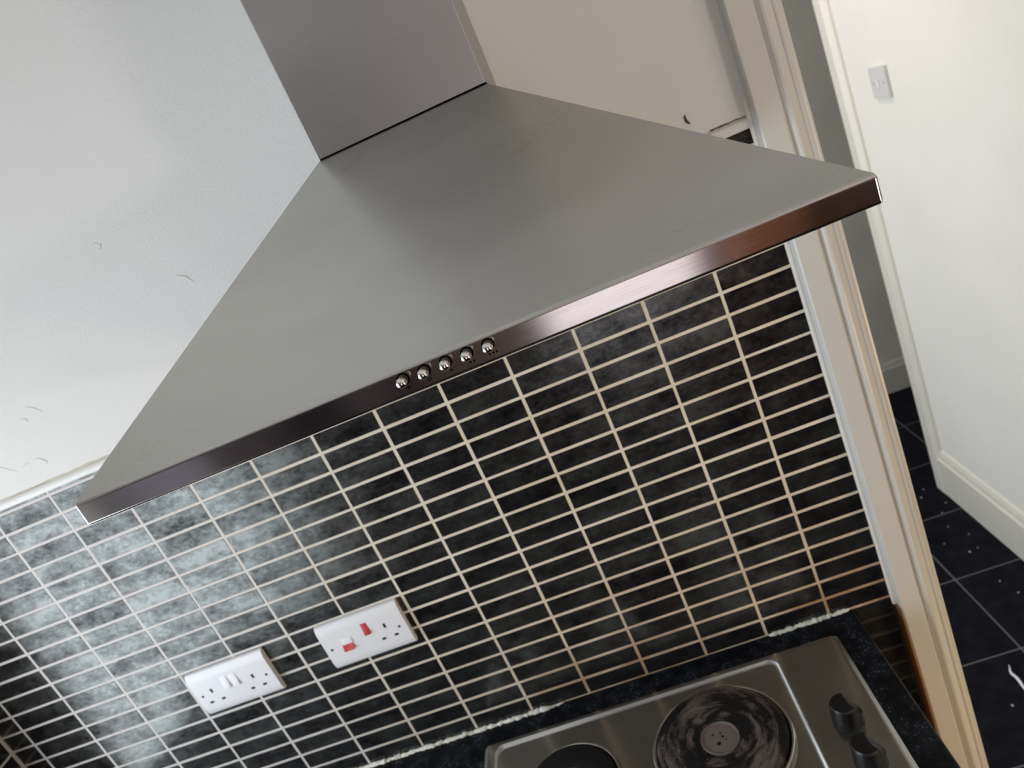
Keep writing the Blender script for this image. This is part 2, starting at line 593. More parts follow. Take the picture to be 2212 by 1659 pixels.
# kitchen door architrave: moulded board right of the tiles, plus head and far leg
ARCH = [(0.1025, 0.010), (0.1025, -0.018), (0.1045, -0.020), (0.1325, -0.020), (0.1340, -0.0185), (0.1355, -0.0140), (0.1375, -0.0135),
        (0.1395, -0.0165), (0.1420, -0.0188), (0.1450, -0.0195), (0.1480, -0.0185), (0.1510, -0.0165), (0.1540, -0.0140), (0.1565, -0.0125),
        (0.1575, -0.0135), (0.1600, -0.0138), (0.1620, -0.0125), (0.1630, -0.0105), (0.1660, -0.0105), (0.1690, -0.0090), (0.1695, 0.010)]
bm = bmesh.new(); extrude_profile(bm, ARCH, 'z', 0.0, 2.09)
struct(link('trim_1', mesh('trim_1', bm, 28), M['gloss']), 'tall off-white moulded door architrave right of the tiled wall')
bm = bmesh.new()
far = [(0.1695 + 0.905 - p + 0.0, q) for p, q in ARCH]
extrude_profile(bm, far, 'z', 0.0, 2.09)
head = [(q, 2.03 - 0.02 + (0.1695 - p)) for p, q in ARCH]
extrude_profile(bm, head, 'x', 0.1025, 0.972)
struct(link('trim_5', mesh('trim_5', bm), M['gloss']), 'head and far leg of the door architrave, above and right of the frame')
bm = bmesh.new()
box(bm, 0.150, 0.1685, 0.0, 0.12, 0.0, 2.03)
box(bm, 0.1685, 0.9065, 0.0, 0.12, 2.012, 2.03)
box(bm, 0.9065, 0.925, 0.0, 0.12, 0.0, 2.03)
struct(link('door_1', mesh('door_1', bm), M['gloss']), 'white door lining behind the architrave')
# unpainted lower side edge of the architrave, below worktop level
e = bx('bare_edge', 0.1005, 0.1026, -0.0185, 0.006, 0.50, 0.885, M['raw_edge'])
e.parent = bpy.data.objects['trim_1']; e['label'] = 'bare brown lower side edge of the architrave'
# caulk bead between tiles and architrave
rnd = random.Random(3)
pts = []; rd = []
for i in range(60):
    z = 0.885 + (1.690 - 0.885) * i / 59
    pts.append((0.1002, 0.0000, z)); rd.append(0.0034 + rnd.uniform(-0.0002, 0.0002))
e = link('caulk_bead', tube_me('caulk_bead', pts, rd, 8), plain('ivory_caulk', (0.86, 0.82, 0.74), 0.6), bpy.data.objects['trim_1'])
e['label'] = 'white caulk bead between tiles and architrave'

# quadrant trims capping the tiles, with the yellowed caulk line above
for nm, x0, x1, z, lab in (('trim_2', KITCH_LEFT, XSTEP, ZL, 'white plastic bead capping the tiles left of the hood'),
                           ('trim_4', XSTEP, 0.0995, ZR, 'short white plastic bead capping the tiles right of the hood')):
    bm = bmesh.new()
    extrude_profile(bm, [(0.006, z), (-0.0035, z), (-0.0045, z + 0.002), (-0.0045, z + 0.006), (-0.0030, z + 0.010), (0.0, z + 0.0125), (0.006, z + 0.0130)], 'x', x0, x1)
    t = struct(link(nm, mesh(nm, bm, 50), M['trim']), lab)
    rr = random.Random(5); pts = []; rd = []
    for i in range(90):
        x = x0 + (x1 - x0) * i / 89
        pts.append((x, 0.0008, z + 0.0142 + rr.uniform(-0.0004, 0.0004))); rd.append(rr.uniform(0.0010, 0.0019))
    link('caulk_line', tube_me('caulk_line', pts, rd, 6), M['cream_line'], t, label='yellowed caulk line above the bead')
# brown flaking marks over the right-hand bead
t = bpy.data.objects['trim_4']
rr = random.Random(11)
pts = [(0.050 + 0.046 * i / 12, -0.0008, ZR + 0.0155 + rr.uniform(-0.0006, 0.0006)) for i in range(13)]
link('paint_crack', tube_me('paint_crack', pts, [0.0004 + 0.0007 * rr.random() for _ in pts], 5), M['chip'], t, label='brown crack line above the bead')
pts = [(0.0275, -0.0004, 1.7005), (0.0262, -0.0012, 1.6975), (0.0265, -0.0014, 1.693), (0.0300, -0.0008, 1.688)]
link('paint_chip', tube_me('paint_chip', pts, [0.0004, 0.0013, 0.0017, 0.0006], 6), M['chip'], wall_back, label='small curled brown paint chip')
# shallow plaster dents left of the hood
for pts in ([(-0.972, 0, 1.700), (-0.962, 0, 1.693), (-0.952, 0, 1.683)], [(-0.990, 0, 1.686), (-0.984, 0, 1.684), (-0.982, 0, 1.678)],
            [(-1.012, 0, 1.6245), (-1.003, 0, 1.6235), (-0.996, 0, 1.616), (-0.996, 0, 1.611)], [(-1.036, 0, 1.620), (-1.030, 0, 1.624), (-1.020, 0, 1.623)],
            [(-1.10, 0, 1.655), (-1.07, 0, 1.637), (-1.045, 0, 1.617)], [(-0.745, 0, 1.858), (-0.738, 0, 1.852), (-0.742, 0, 1.848)],
            [(-0.668, 0, 1.778), (-0.655, 0, 1.770), (-0.650, 0, 1.760)]):
    k = len(pts)
    link('plaster_ridge', tube_me('plaster_ridge', pts, [0.0005] + [0.0011] * (k - 2) + [0.0004], 6), M['plaster'], wall_back, label='shallow raised plaster mark')

# ------------------------------------------------------------------ wall tiles
def tile_me(name, w, h, t=0.006, b=0.0007):
    """bevelled glazed tile, front face at y=0, body behind"""
    bm = bmesh.new()
    f = [bm.verts.new(p) for p in ((b, -0.0, b), (w - b, -0.0, b), (w - b, -0.0, h - b), (b, -0.0, h - b))]
    m_ = [bm.verts.new(p) for p in ((0, b * 0.8, 0), (w, b * 0.8, 0), (w, b * 0.8, h), (0, b * 0.8, h))]
    k = [bm.verts.new(p) for p in ((0, t, 0), (w, t, 0), (w, t, h), (0, t, h))]
    bm.faces.new(f)
    for i in range(4):
        j = (i + 1) % 4
        bm.faces.new((f[i], f[j], m_[j], m_[i])); bm.faces.new((m_[i], m_[j], k[j], k[i]))
    return bm


def colx(c):
    a = abs(c)
    return math.copysign(1, c) * (a + 0.00009 * a ** 3) * 3.0567 * U


G = 0.0040 / 2
edges = [(colx(c), colx(c + 1)) for c in range(-13, 0)] + [(0.0, XT)]
edges = [(KITCH_LEFT, colx(-13))] + edges
cache = {}
rnd = random.Random(21)
stuff_bm = bmesh.new()
count = 0
for (x0, x1) in edges:
    top = ZL if x1 < XSTEP else ZR
    r = -5
    while True:
        z1 = 1.5 - r * U; z0 = z1 - U
        r += 1
        if z0 > top - 0.004:
            continue
        z1 = min(z1, top + G)
        low = 0.50 if x1 > 0.05 else 0.895
        if z0 < low:
            break
        q = 0.00025
        ax0 = x0 + G + rnd.uniform(-q, q); ax1 = x1 - G + rnd.uniform(-q, q)
        if x0 == KITCH_LEFT: ax0 = x0 + 0.002
        az0 = z0 + G + rnd.uniform(-q, q); az1 = z1 - G + rnd.uniform(-q, q)
        key = (round((ax1 - ax0) / 0.0003), round((az1 - az0) / 0.0003))
        pts = [(ax0, 0, az0), (ax1, 0, az0), (ax1, 0, az1), (ax0, 0, az1), ((ax0 + ax1) / 2, 0, (az0 + az1) / 2)]
        vis = in_view(pts) and count < 300
        if vis and z1 < 1.02 and all((lambda s: s is None or s[1] > 1664)(project(p)) for p in pts):
            vis = False
        if vis:
            if key not in cache:
                cache[key] = mesh('tile', tile_me('tile', key[0] * 0.0003, key[1] * 0.0003))
                cache[key].materials.append(M['tile'])
            link('tile', cache[key], None, wall_back, (ax0, rnd.uniform(-0.0002, 0.0001), az0))
            count += 1
        else:
            b2 = tile_me('t', ax1 - ax0, az1 - az0); me_t = bpy.data.meshes.new('t'); b2.to_mesh(me_t); b2.free()
            me_t.transform(Matrix.Translation((ax0, 0, az0))); stuff_bm.from_mesh(me_t); bpy.data.meshes.remove(me_t)
print('back wall tiles', count)
s = link('tile_remainder', mesh('tile_remainder', stuff_bm), M['tile'], wall_back); s['kind'] = 'stuff'

# grout bed
bm = bmesh.new()
box(bm, KITCH_LEFT, XSTEP, 0.0003, 0.0059, 0.895, ZL)
box(bm, XSTEP, 0.1015, 0.0003, 0.0059, 0.895, ZR)
link('grout', mesh('grout', bm), M['grout'], wall_back)
link('grimy_grout', box_me('grimy_grout', -0.03, 0.1015, 0.00015, 0.0059, 0.48, 0.895), M['grout_dark'], wall_back, label='dark grimy grout below worktop level')

# left wall tiles (rows line up with the back wall)
pit = 3.0567 * U
bmst = bmesh.new()
rotm = Matrix.Rotation(math.radians(-90), 4, 'Z')     # tile width runs along -y... faces +x
cl = {}
for c in range(0, 4):
    for r in range(-2, 18):
        z1 = 1.5 - r * U; z0 = z1 - U
        ya, yb = -c * pit - (0.0 if c else 0.002), -(c + 1) * pit     # from near corner outwards
        if yb < WY1:
            yb = WY1
            if ya <= yb + 0.01: continue
        wdt = (ya - yb) - 2 * G; hgt = U - 2 * G
        view = in_view([(KITCH_LEFT, ya, z0), (KITCH_LEFT, ya, z1), (KITCH_LEFT, yb, z0), (KITCH_LEFT, yb, z1)])
        key = round(wdt, 4)
        # rotation +90 about z maps local x -> +y and front (-y) -> +x
        if view:
            if key not in cl:
                cl[key] = mesh('tile', tile_me('tile', wdt, hgt)); cl[key].materials.append(M['tile'])
            o = link('tile', cl[key], None, wall_left, (KITCH_LEFT, yb + G, z0 + G)); o.rotation_euler = (0, 0, math.radians(90))
        else:
            b2 = tile_me('t', wdt, hgt); me_t = bpy.data.meshes.new('t'); b2.to_mesh(me_t); b2.free()
            me_t.transform(Matrix.Translation((KITCH_LEFT, yb + G, z0 + G)) @ Matrix.Rotation(math.radians(90), 4, 'Z'))
            bmst.from_mesh(me_t); bpy.data.meshes.remove(me_t)
s = link('tile_remainder', mesh('tile_remainder', bmst), M['tile'], wall_left); s['kind'] = 'stuff'
bm = bmesh.new()
box(bm, KITCH_LEFT - 0.0059, KITCH_LEFT - 0.0003, WY1, 0.0003, 0.895, 1.02)
box(bm, KITCH_LEFT - 0.0059, KITCH_LEFT - 0.0003, WY1, 0.0003, 1.02, ZL + 0.014)
link('grout', mesh('grout', bm), M['grout'], wall_left)

# window in the left wall
bm = bmesh.new()
fx0, fx1 = KITCH_LEFT - 0.16, KITCH_LEFT - 0.11
ft = 0.05
box(bm, fx0, fx1, WY0, WY0 + ft, WZ0, WZ1); box(bm, fx0, fx1, WY1 - ft, WY1, WZ0, WZ1)
box(bm, fx0, fx1, WY0, WY1, WZ0, WZ0 + ft); box(bm, fx0, fx1, WY0, WY1, WZ1 - ft, WZ1)
win = struct(link('window_1', mesh('window_1', bm), M['glass_frame']), 'white framed kitchen window in the left wall, outside the frame')
bx('pane', KITCH_LEFT - 0.138, KITCH_LEFT - 0.134, WY0 + ft, WY1 - ft, WZ0 + ft, WZ1 - ft, M['glass'], win)
bx('sill', KITCH_LEFT - 0.11, KITCH_LEFT + 0.02, WY0 + 0.001, WY1 - 0.001, WZ0 - 0.001, WZ0 + 0.012, M['glass_frame'], win, 0.003)

# ------------------------------------------------------------------ floor
FP = 0.3135
bm = bmesh.new(); box(bm, xl - 0.22, 2.2, -2.92, 2.40, -0.10, -0.0012)
floor = struct(link('floor', mesh('floor', bm), M['floor_grout']), 'black square floor tiles with grey grout')
fme = box_me('floor_tile', 0.0022, FP - 0.0022, 0.0022, FP - 0.0022, -0.009, 0.0, 0.0009, 1)
fme.materials.append(M['floor_tile'])
stuff_bm = bmesh.new()
for i in range(-7, 6):
    for j in range(-12, 5):
        x0 = 0.566 + i * FP; y0 = 0.970 + j * FP
        if x0 > 2.05 or y0 > 2.2: continue
        pts = [(x0 + a * FP / 3, y0 + b * FP / 3, 0) for a in range(4) for b in range(4)]
        ok = False
        for p in pts:
            q = project(p)
            if q and q[0] > 1880 and 600 < q[1] < 1700 and q[0] < 2240:
                ok = True
        if ok and p[1] > -0.1:
            link('floor_tile', fme, None, floor, (x0, y0, 0))
        else:
            me_t = fme.copy(); me_t.transform(Matrix.Translation((x0, y0, 0))); stuff_bm.from_mesh(me_t); bpy.data.meshes.remove(me_t)
s = link('floor_tile_remainder', mesh('floor_tile_remainder', stuff_bm), M['floor_tile'], floor); s['kind'] = 'stuff'

# ------------------------------------------------------------------ cooker hood
hood = empty('cooker_hood', (-0.2725, 0, 1.636), 'brushed stainless steel chimney cooker hood fixed to the wall above the hob', 'cooker hood')
HO = Vector((-0.2725, 0, 1.636))


def hmesh(bm, smooth=None):
    bmesh.ops.translate(bm, verts=bm.verts[:], vec=-HO)
    return mesh('part', bm, smooth)


XL, XR, YF, ZB, ZM, ZTOP = -0.5725, 0.0265, -0.490, 1.636, 1.6553, 1.8175
# canopy (pyramid sides), closed shell
bm = bmesh.new()
T = [bm.verts.new(p) for p in ((-0.3655, -0.200, ZTOP), (-0.181, -0.200, ZTOP), (-0.176, -0.0005, ZTOP + 0.004), (-0.3705, -0.0005, ZTOP + 0.004))]
Bm = [bm.verts.new(p) for p in ((XL, YF, ZM), (XR, YF, ZM), (XR, -0.0055, ZM), (XL, -0.0055, ZM))]
Bb = [bm.verts.new(p) for p in ((XL, YF, ZB), (XR, YF, ZB), (XR, -0.0055, ZB), (XL, -0.0055, ZB))]
bm.faces.new(T)
for i in range(4):
    j = (i + 1) % 4
    bm.faces.new((T[i], T[j], Bm[j], Bm[i])); bm.faces.new((Bm[i], Bm[j], Bb[j], Bb[i]))
# recessed underside
I = [bm.verts.new(p) for p in ((XL + 0.03, YF + 0.03, ZB), (XR - 0.03, YF + 0.03, ZB), (XR - 0.03, -0.03, ZB), (XL + 0.03, -0.03, ZB))]
J = [bm.verts.new((v.co.x, v.co.y, ZB + 0.008)) for v in I]
for i in range(4):
    j = (i + 1) % 4
    bm.faces.new((Bb[i], Bb[j], I[j], I[i])); bm.faces.new((I[i], I[j], J[j], J[i]))
bm.faces.new(J)
bmesh.ops.recalc_face_normals(bm, faces=bm.faces[:])
bm.edges.ensure_lookup_table()
def near(e, za, zb):
    z = sorted((e.verts[0].co.z, e.verts[1].co.z)); return abs(z[0] - za) < 1e-4 and abs(z[1] - zb) < 1e-4
out = lambda e: all(v in Bb or v in Bm or v in T for v in e.verts)
e1 = [e for e in bm.edges if near(e, ZM, ZM) and out(e)]
e2 = [e for e in bm.edges if near(e, ZB, ZB) and all(v in Bb for v in e.verts)]
e3 = [e for e in bm.edges if near(e, ZB, ZM)]
bmesh.ops.bevel(bm, geom=e1 + e2 + e3, offset=0.0026, segments=4, profile=0.5, affect='EDGES')
me = hmesh(bm, 30)
me.materials.append(M['hood']); me.materials.append(M['lip'])
for p in me.polygons:
    c = p.center + HO
    if c.z < ZM + 0.0004:
        p.material_index = 1
canopy = wn(link('canopy', me, None, hood))
# grease filters under the canopy
for k in range(2):
    x0 = XL + 0.045 + k * 0.262
    f = bmesh.new(); box(f, x0, x0 + 0.247, -0.43, -0.06, ZB + 0.003, ZB + 0.0078)
    f1 = link('filter', hmesh(f), M['hob'], canopy)

# chimney: folded steel cover, top rectangle standing on the canopy
bm = bmesh.new()
cz0, cz1 = ZTOP + 0.0016, CEIL
q = [(-0.3655, -0.200), (-0.181, -0.200), (-0.1745, -0.0005), (-0.372, -0.0005)]
extrude_profile(bm, q, 'z', cz0, cz1)
ed = [e for e in bm.edges if abs(e.verts[0].co.z - e.verts[1].co.z) > 0.1 and e.verts[0].co.y < -0.1]
bmesh.ops.bevel(bm, geom=ed, offset=0.0014, segments=3, profile=0.5, affect='EDGES')
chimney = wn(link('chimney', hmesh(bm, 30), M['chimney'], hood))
# dark gap at the foot of the chimney
bm = bmesh.new()
extrude_profile(bm, [(-0.3645, -0.1985), (-0.182, -0.1985), (-0.1755, -0.0008), (-0.371, -0.0008)], 'z', ZTOP - 0.004, cz0 + 0.001)
link('shadow_gap', hmesh(bm), M['black'], hood, label='dark joint between chimney and canopy')

# buttons
ring_me = lathe_me('button_hole', [(0.0, 0.0), (0.0043, 0.0), (0.0046, -0.0002), (0.0046, -0.0006)], 32)
prof = [(0.0, 0.0120), (0.0012, 0.01185), (0.0024, 0.0113), (0.0033, 0.0104), (0.00375, 0.0092), (0.0038, 0.0083), (0.0035, 0.0077), (0.0, 0.0077)]
btn_me = lathe_me('button', prof, 32, 50)
ring_me.materials.append(M['black']); btn_me.materials.append(M['chrome'])
stem_me = lathe_me('button_stem', [(0.0, 0.0079), (0.00345, 0.0079), (0.00350, 0.0002), (0.0, 0.0002)], 32)
stem_me.materials.append(plain('dull_button_stem', (0.09, 0.08, 0.075), 0.4, 0.6))
BX = [-0.3035, -0.2875, -0.2715, -0.2557, -0.2400]
for x in BX:
    loc = Vector((x, YF - 0.0002, 1.6490)) - HO
    o = link('button_hole', ring_me, None, canopy, loc); o.rotation_euler = (math.radians(90), 0, 0)
    o = link('button', btn_me, None, canopy, loc, 'domed chrome push button'); o.rotation_euler = (math.radians(90), 0, 0)
    o = link('button_collar', stem_me, None, canopy, loc); o.rotation_euler = (math.radians(90), 0, 0)


def disc(bm, cx, cz, r, y, r_in=0.0, n=20):
    o_ = [bm.verts.new((cx + r * math.cos(2 * math.pi * i / n), y, cz + r * math.sin(2 * math.pi * i / n))) for i in range(n)]
    if r_in:
        i_ = [bm.verts.new((cx + r_in * math.cos(2 * math.pi * i / n), y, cz + r_in * math.sin(2 * math.pi * i / n))) for i in range(n)]
        for i in range(n):
            bm.faces.new((o_[i], o_[(i + 1) % n], i_[(i + 1) % n], i_[i]))
    else:
        bm.faces.new(o_)


ZI = 1.6422; YI = YF - 0.00025
for k in range(5):
    bm = bmesh.new(); cx = BX[k] + 0.0006
    if k == 0:
        disc(bm, cx, ZI, 0.00085, YI)
        for a in range(8):
            t_ = a * math.pi / 4
            if 0.2 < t_ < math.pi - 0.2: continue
            dx, dz = math.cos(t_), math.sin(t_)
            p0 = Vector((cx + 0.0012 * dx, YI, ZI + 0.0012 * dz)); p1 = Vector((cx + 0.0026 * dx, YI, ZI + 0.0026 * dz)); s_ = Vector((-dz, 0, dx)) * 0.00018
            bm.faces.new([bm.verts.new(v) for v in (p0 - s_, p1 - s_, p1 + s_, p0 + s_)])
    elif k == 1:
        disc(bm, cx, ZI, 0.0014, YI, 0.0011)
    else:
        n_ = k - 1
        for i in range(n_):
            disc(bm, cx + 0.0005 + (i - (n_ - 1) / 2) * 0.0026, ZI, 0.00078, YI)
    o = link('icon', hmesh(bm), M['ink'], canopy,
             label=['printed black lamp symbol', 'printed black ring symbol', 'printed single black dot', 'printed pair of black dots', 'printed row of three black dots'][k])

# ------------------------------------------------------------------ worktop and cabinets
ZW = 0.901
bm = bmesh.new(); box(bm, -1.388, 0.036, -0.62, -0.0005, ZW - 0.038, ZW)
bmesh.ops.bevel(bm, geom=[e for e in bm.edges if all(v.co.x > 0 or v.co.y < -0.6 for v in e.verts)], offset=0.0035, segments=3, profile=0.5, affect='EDGES')
wt = tag(link('worktop', mesh('worktop', bm, 40), M['worktop']), 'black speckled kitchen worktop running along the tiled wall', 'worktop')

# cream sealant, broken in two runs
rr = random.Random(9)
for (xa, xb, lab) in ((-0.93, -0.455, 'lumpy cream sealant bead at the back of the worktop, long run left of the hob'), (-0.100, 0.033, 'lumpy cream sealant bead at the back right corner of the worktop')):
    n = int((xb - xa) / 0.0035)
    pts = []; rd = []
    for i in range(n + 1):
        t_ = i / n; x = xa + (xb - xa) * t_
        env = min(1, min(t_, 1 - t_) * 10 + 0.25)
        sc_ = 0.6 + 0.4 * math.sin(x * 60) ** 2
        pts.append((x, -0.0028 + rr.uniform(-0.0012, 0.0008), ZW + 0.0014 + rr.uniform(-0.0006, 0.0012)))
        rd.append((0.0026 + rr.uniform(0, 0.0022)) * env * (0.6 + 0.8 * sc_ * 0.7))
    tag(link('sealant_bead', tube_me('sealant_bead', pts, rd, 8), M['sealant']), lab, 'sealant')

cab = empty('base_cabinet', (-0.68, -0.3, 0), 'base cabinets under the black worktop, hidden below it', 'cabinet')
def cb(name, *a, m='oak', par=cab):
    x0, x1, y0, y1, z0, z1 = a
    me_ = box_me(name, x0 + 0.68, x1 + 0.68, y0 + 0.3, y1 + 0.3, z0, z1, 0.001, 1)
    return link(name, me_, M[m], par)
cb('carcass', -1.386, 0.022, -0.575, -0.03, 0.10, ZW - 0.0385)
cb('plinth', -1.386, 0.0, -0.53, -0.06, 0.0, 0.10, m='dark_unit')
for k in range(3):
    x0 = -1.384 + k * 0.468
    d = cb('door', x0 + 0.002, x0 + 0.464, -0.594, -0.576, 0.11, ZW - 0.045)
    cb('handle', x0 + 0.16, x0 + 0.31, -0.612, -0.595, 0.78, 0.79, m='chrome_soft', par=d)

# ------------------------------------------------------------------ hob
HC = Vector((-0.3025, -0.30, ZW))
hob = empty('electric_hob', HC, 'stainless steel electric hob with solid plates set in the black worktop', 'hob')


def rrect(x0, x1, y0, y1, r, z, n=8):
    pts = []
    for cx, cy, a0 in ((x1 - r, y1 - r, 0), (x0 + r, y1 - r, 90), (x0 + r, y0 + r, 180), (x1 - r, y0 + r, 270)):
        for i in range(n + 1):
            a = math.radians(a0 + 90 * i / n)
            pts.append((cx + r * math.cos(a) - HC.x, cy + r * math.sin(a) - HC.y, z - HC.z))
    return pts


def ringmesh(rings, close_top=True, close_bottom=False):
    bm = bmesh.new()
    vs = [[bm.verts.new(p) for p in r] for r in rings]
    for a, b in zip(vs, vs[1:]):
        n = len(a)
        for i in range(n):
            bm.faces.new((a[i], a[(i + 1) % n], b[(i + 1) % n], b[i]))
    if close_top: bm.faces.new(vs[-1])
    if close_bottom: bm.faces.new(vs[0])
    return bm


X0, X1, Y0, Y1 = -0.597, -0.007, -0.550, -0.044
RX0, RX1, RY0, RY1 = -0.577, -0.1045, -0.535, -0.0545
Z0 = ZW
rings = [rrect(X0, X1, Y0, Y1, 0.008, Z0 + 0.0002), rrect(X0 + 0.0004, X1 - 0.0004, Y0 + 0.0004, Y1 - 0.0004, 0.008, Z0 + 0.002),
         rrect(X0 + 0.004, X1 - 0.006, Y0 + 0.004, Y1 - 0.003, 0.007, Z0 + 0.0055), rrect(X0 + 0.008, X1 - 0.011, Y0 + 0.008, Y1 - 0.006, 0.006, Z0 + 0.0065),
         rrect(RX0, RX1, RY0, RY1, 0.017, Z0 + 0.0065), rrect(RX0 + 0.0014, RX1 - 0.0014, RY0 + 0.0014, RY1 - 0.0014, 0.0163, Z0 + 0.0059), rrect(RX0 + 0.0030, RX1 - 0.0030, RY0 + 0.0030, RY1 - 0.0030, 0.0155, Z0 + 0.0044),
         rrect(RX0 + 0.0045, RX1 - 0.0045, RY0 + 0.0045, RY1 - 0.0045, 0.0147, Z0 + 0.0035), rrect(RX0 + 0.0062, RX1 - 0.0062, RY0 + 0.0062, RY1 - 0.0062, 0.014, Z0 + 0.0030)]
bm = ringmesh(rings, True, True)
me = mesh('hob_top', bm, 12)
me.materials.append(M['hob']); me.materials.append(M['hob_edge_highlight'])
for p in me.polygons:
    zz = p.center.z + HC.z - Z0
    if 0.00305 < zz < 0.00649 and RX0 - 0.001 < p.center.x + HC.x < RX1 + 0.001 and p.center.y + HC.y < RY1 + 0.001:
        p.material_index = 1
link('hob_top', me, None, hob)
# hot plates
def hot_plate(cx, cy, R, m, lab):
    base = Z0 + 0.0031 - HC.z
    loc = Vector((cx - HC.x, cy - HC.y, base))
    k = R
    pl = lathe_me('hot_plate', [(k - 0.0085, 0.001), (k - 0.0085, 0.0095), (k - 0.0100, 0.0118), (k - 0.013, 0.0128), (k * 0.5, 0.0125), (0.032, 0.0125), (0.0295, 0.0118), (0.0275, 0.0112)], 96, 40)
    p = link('hot_plate', pl, m, hob, loc, lab)
    link('chrome_ring', lathe_me('chrome_ring', [(k, 0.0), (k + 0.0002, 0.002), (k - 0.0008, 0.0060), (k - 0.0030, 0.0075), (k - 0.0060, 0.0068), (k - 0.0072, 0.0030), (k - 0.0085, 0.0012)], 96, 60), M['chrome_soft'], p)
    bm_ = bmesh.new(); bm_.free()
    dm = lathe_me('centre_disc', [(0.0278, 0.0108), (0.0274, 0.0128), (0.0262, 0.0132), (0.0250, 0.0126), (0.0245, 0.0114), (0.0, 0.0114)], 64, 40)
    d_ = link('centre_disc', dm, M['disc'], p)
    return p


bp = hot_plate(-0.2235, -0.1735, 0.1010, M['plate_dirty'], 'larger hot plate crusted with brown burnt residue')
hot_plate(-0.4500, -0.1750, 0.0790, M['plate_clean'], 'smaller plain black hot plate')
hot_plate(-0.2235, -0.4100, 0.0790, M['plate_clean'], None)
hot_plate(-0.4500, -0.4100, 0.0910, M['plate_clean'], None)
# small pits in the centre disc of the dirty plate
for (a, b, r) in ((-0.004, -0.008, 0.0032), (0.004, 0.0015, 0.0020), (-0.009, 0.0085, 0.0018), (0.0075, -0.0045, 0.0015), (0.002, 0.008, 0.0016)):
    link('burnt_speck', lathe_me('burnt_speck', [(r, 0), (r * 0.8, 0.0003), (0, 0.0004)], 10), M['plate_clean'], bp, (a, b, 0.0114))

# control knobs, grip left between two scooped cheeks
def knob_mesh():
    body = lathe_me('kb', [(0.0, 0.0), (0.0205, 0.0), (0.0208, 0.0015), (0.0203, 0.006), (0.0192, 0.018), (0.0180, 0.0262), (0.0160, 0.0282), (0.0, 0.0284)], 64, 30)
    ob = bpy.data.objects.new('kb', body); C.objects.link(ob)
    cutters = []
    for sgn in (-1, 1):
        b_ = bmesh.new(); bmesh.ops.create_uvsphere(b_, u_segments=48, v_segments=24, radius=1.0)
        for v in b_.verts:                    # blunt the ends so that the grip keeps parallel sides
            y = max(-1, min(1, v.co.z)); rad = math.hypot(v.co.x, v.co.y)
            if rad > 1e-6:
                k_ = (1 - abs(y) ** 3.2) ** (1 / 3.2) / rad
                v.co.x *= k_; v.co.y *= k_
            v.co = Vector((v.co.x, v.co.z, v.co.y))
        bmesh.ops.recalc_face_normals(b_, faces=b_.faces[:])
        bmesh.ops.scale(b_, verts=b_.verts[:], vec=(0.0172, 0.0290, 0.0228))
        bmesh.ops.translate(b_, verts=b_.verts[:], vec=(sgn * 0.0218, 0.0135, 0.0290))
        for f in b_.faces: f.smooth = True
        m_ = bpy.data.meshes.new('cut'); b_.to_mesh(m_); b_.free()
        c_ = bpy.data.objects.new('cut', m_); C.objects.link(c_); cutters.append(c_)
        md = ob.modifiers.new('b', 'BOOLEAN'); md.operation = 'DIFFERENCE'; md.object = c_; md.solver = 'EXACT'
    bv = ob.modifiers.new('v', 'BEVEL'); bv.width = 0.0007; bv.segments = 2; bv.limit_method = 'ANGLE'; bv.angle_limit = math.radians(35)
    dg = bpy.context.evaluated_depsgraph_get()
    me_ = bpy.data.meshes.new_from_object(ob.evaluated_get(dg))
    for c_ in cutters: bpy.data.objects.remove(c_)
    bpy.data.objects.remove(ob)
    me_.name = 'knob'; me_.materials.clear(); me_.materials.append(M['knob'])
    return me_


kme = knob_mesh()
for y in (-0.1955, -0.2615, -0.3400, -0.4060):
    link('knob', kme, None, hob, (-0.0535 - HC.x, y - HC.y, Z0 + 0.0066 - HC.z), 'black plastic control knob' if y == -0.1955 else None)

# ------------------------------------------------------------------ sockets
def plate_profile(w, h, d):
    """moulded plate, crowned towards its top and bottom edges; front at y=-d"""
    bm = bmesh.new()
    n = 8; front = []
    hh = h / 2
    prof = []
    for i in range(n + 1):                       # bottom curve
        t_ = i / n
        prof.append((-0.0035 - (d - 0.0035) * math.sin(t_ * math.pi / 2), -hh + 0.017 * (1 - math.cos(t_ * math.pi / 2))))
    prof += [(-y_ if False else y_, -z_) for y_, z_ in reversed(prof)]
    prof = [(0.0, -hh)] + prof + [(0.0, hh)]
    extrude_profile(bm, prof, 'x', -w / 2, w / 2)
    bmesh.ops.recalc_face_normals(bm, faces=bm.faces[:])
    ed = [e for e in bm.edges if abs(e.verts[0].co.x - e.verts[1].co.x) < 1e-6 and (e.verts[0].co.y < -0.003 or e.verts[1].co.y < -0.003)]
    bmesh.ops.bevel(bm, geom=ed, offset=0.0012, segments=2, profile=0.5, affect='EDGES')
    return bm


PD = 0.0100


def slot(par, x, z, w, h, m='plastic_dark', name='slot', out=0.0, d=0.0002):
    return link(name, box_me(name, x - w / 2, x + w / 2, -PD - d - out, -PD + 0.001, z - h / 2, z + h / 2), M[m], par)


def screw(par, x, z):
    me_ = lathe_me('screw', [(0.0, 0.0003), (0.0022, 0.0003), (0.0024, 0.0)], 16)
    o_ = link('screw', me_, M['plastic_dark'], par, (x, -PD, z)); o_.rotation_euler = (math.radians(90), 0, 0)
    return o_


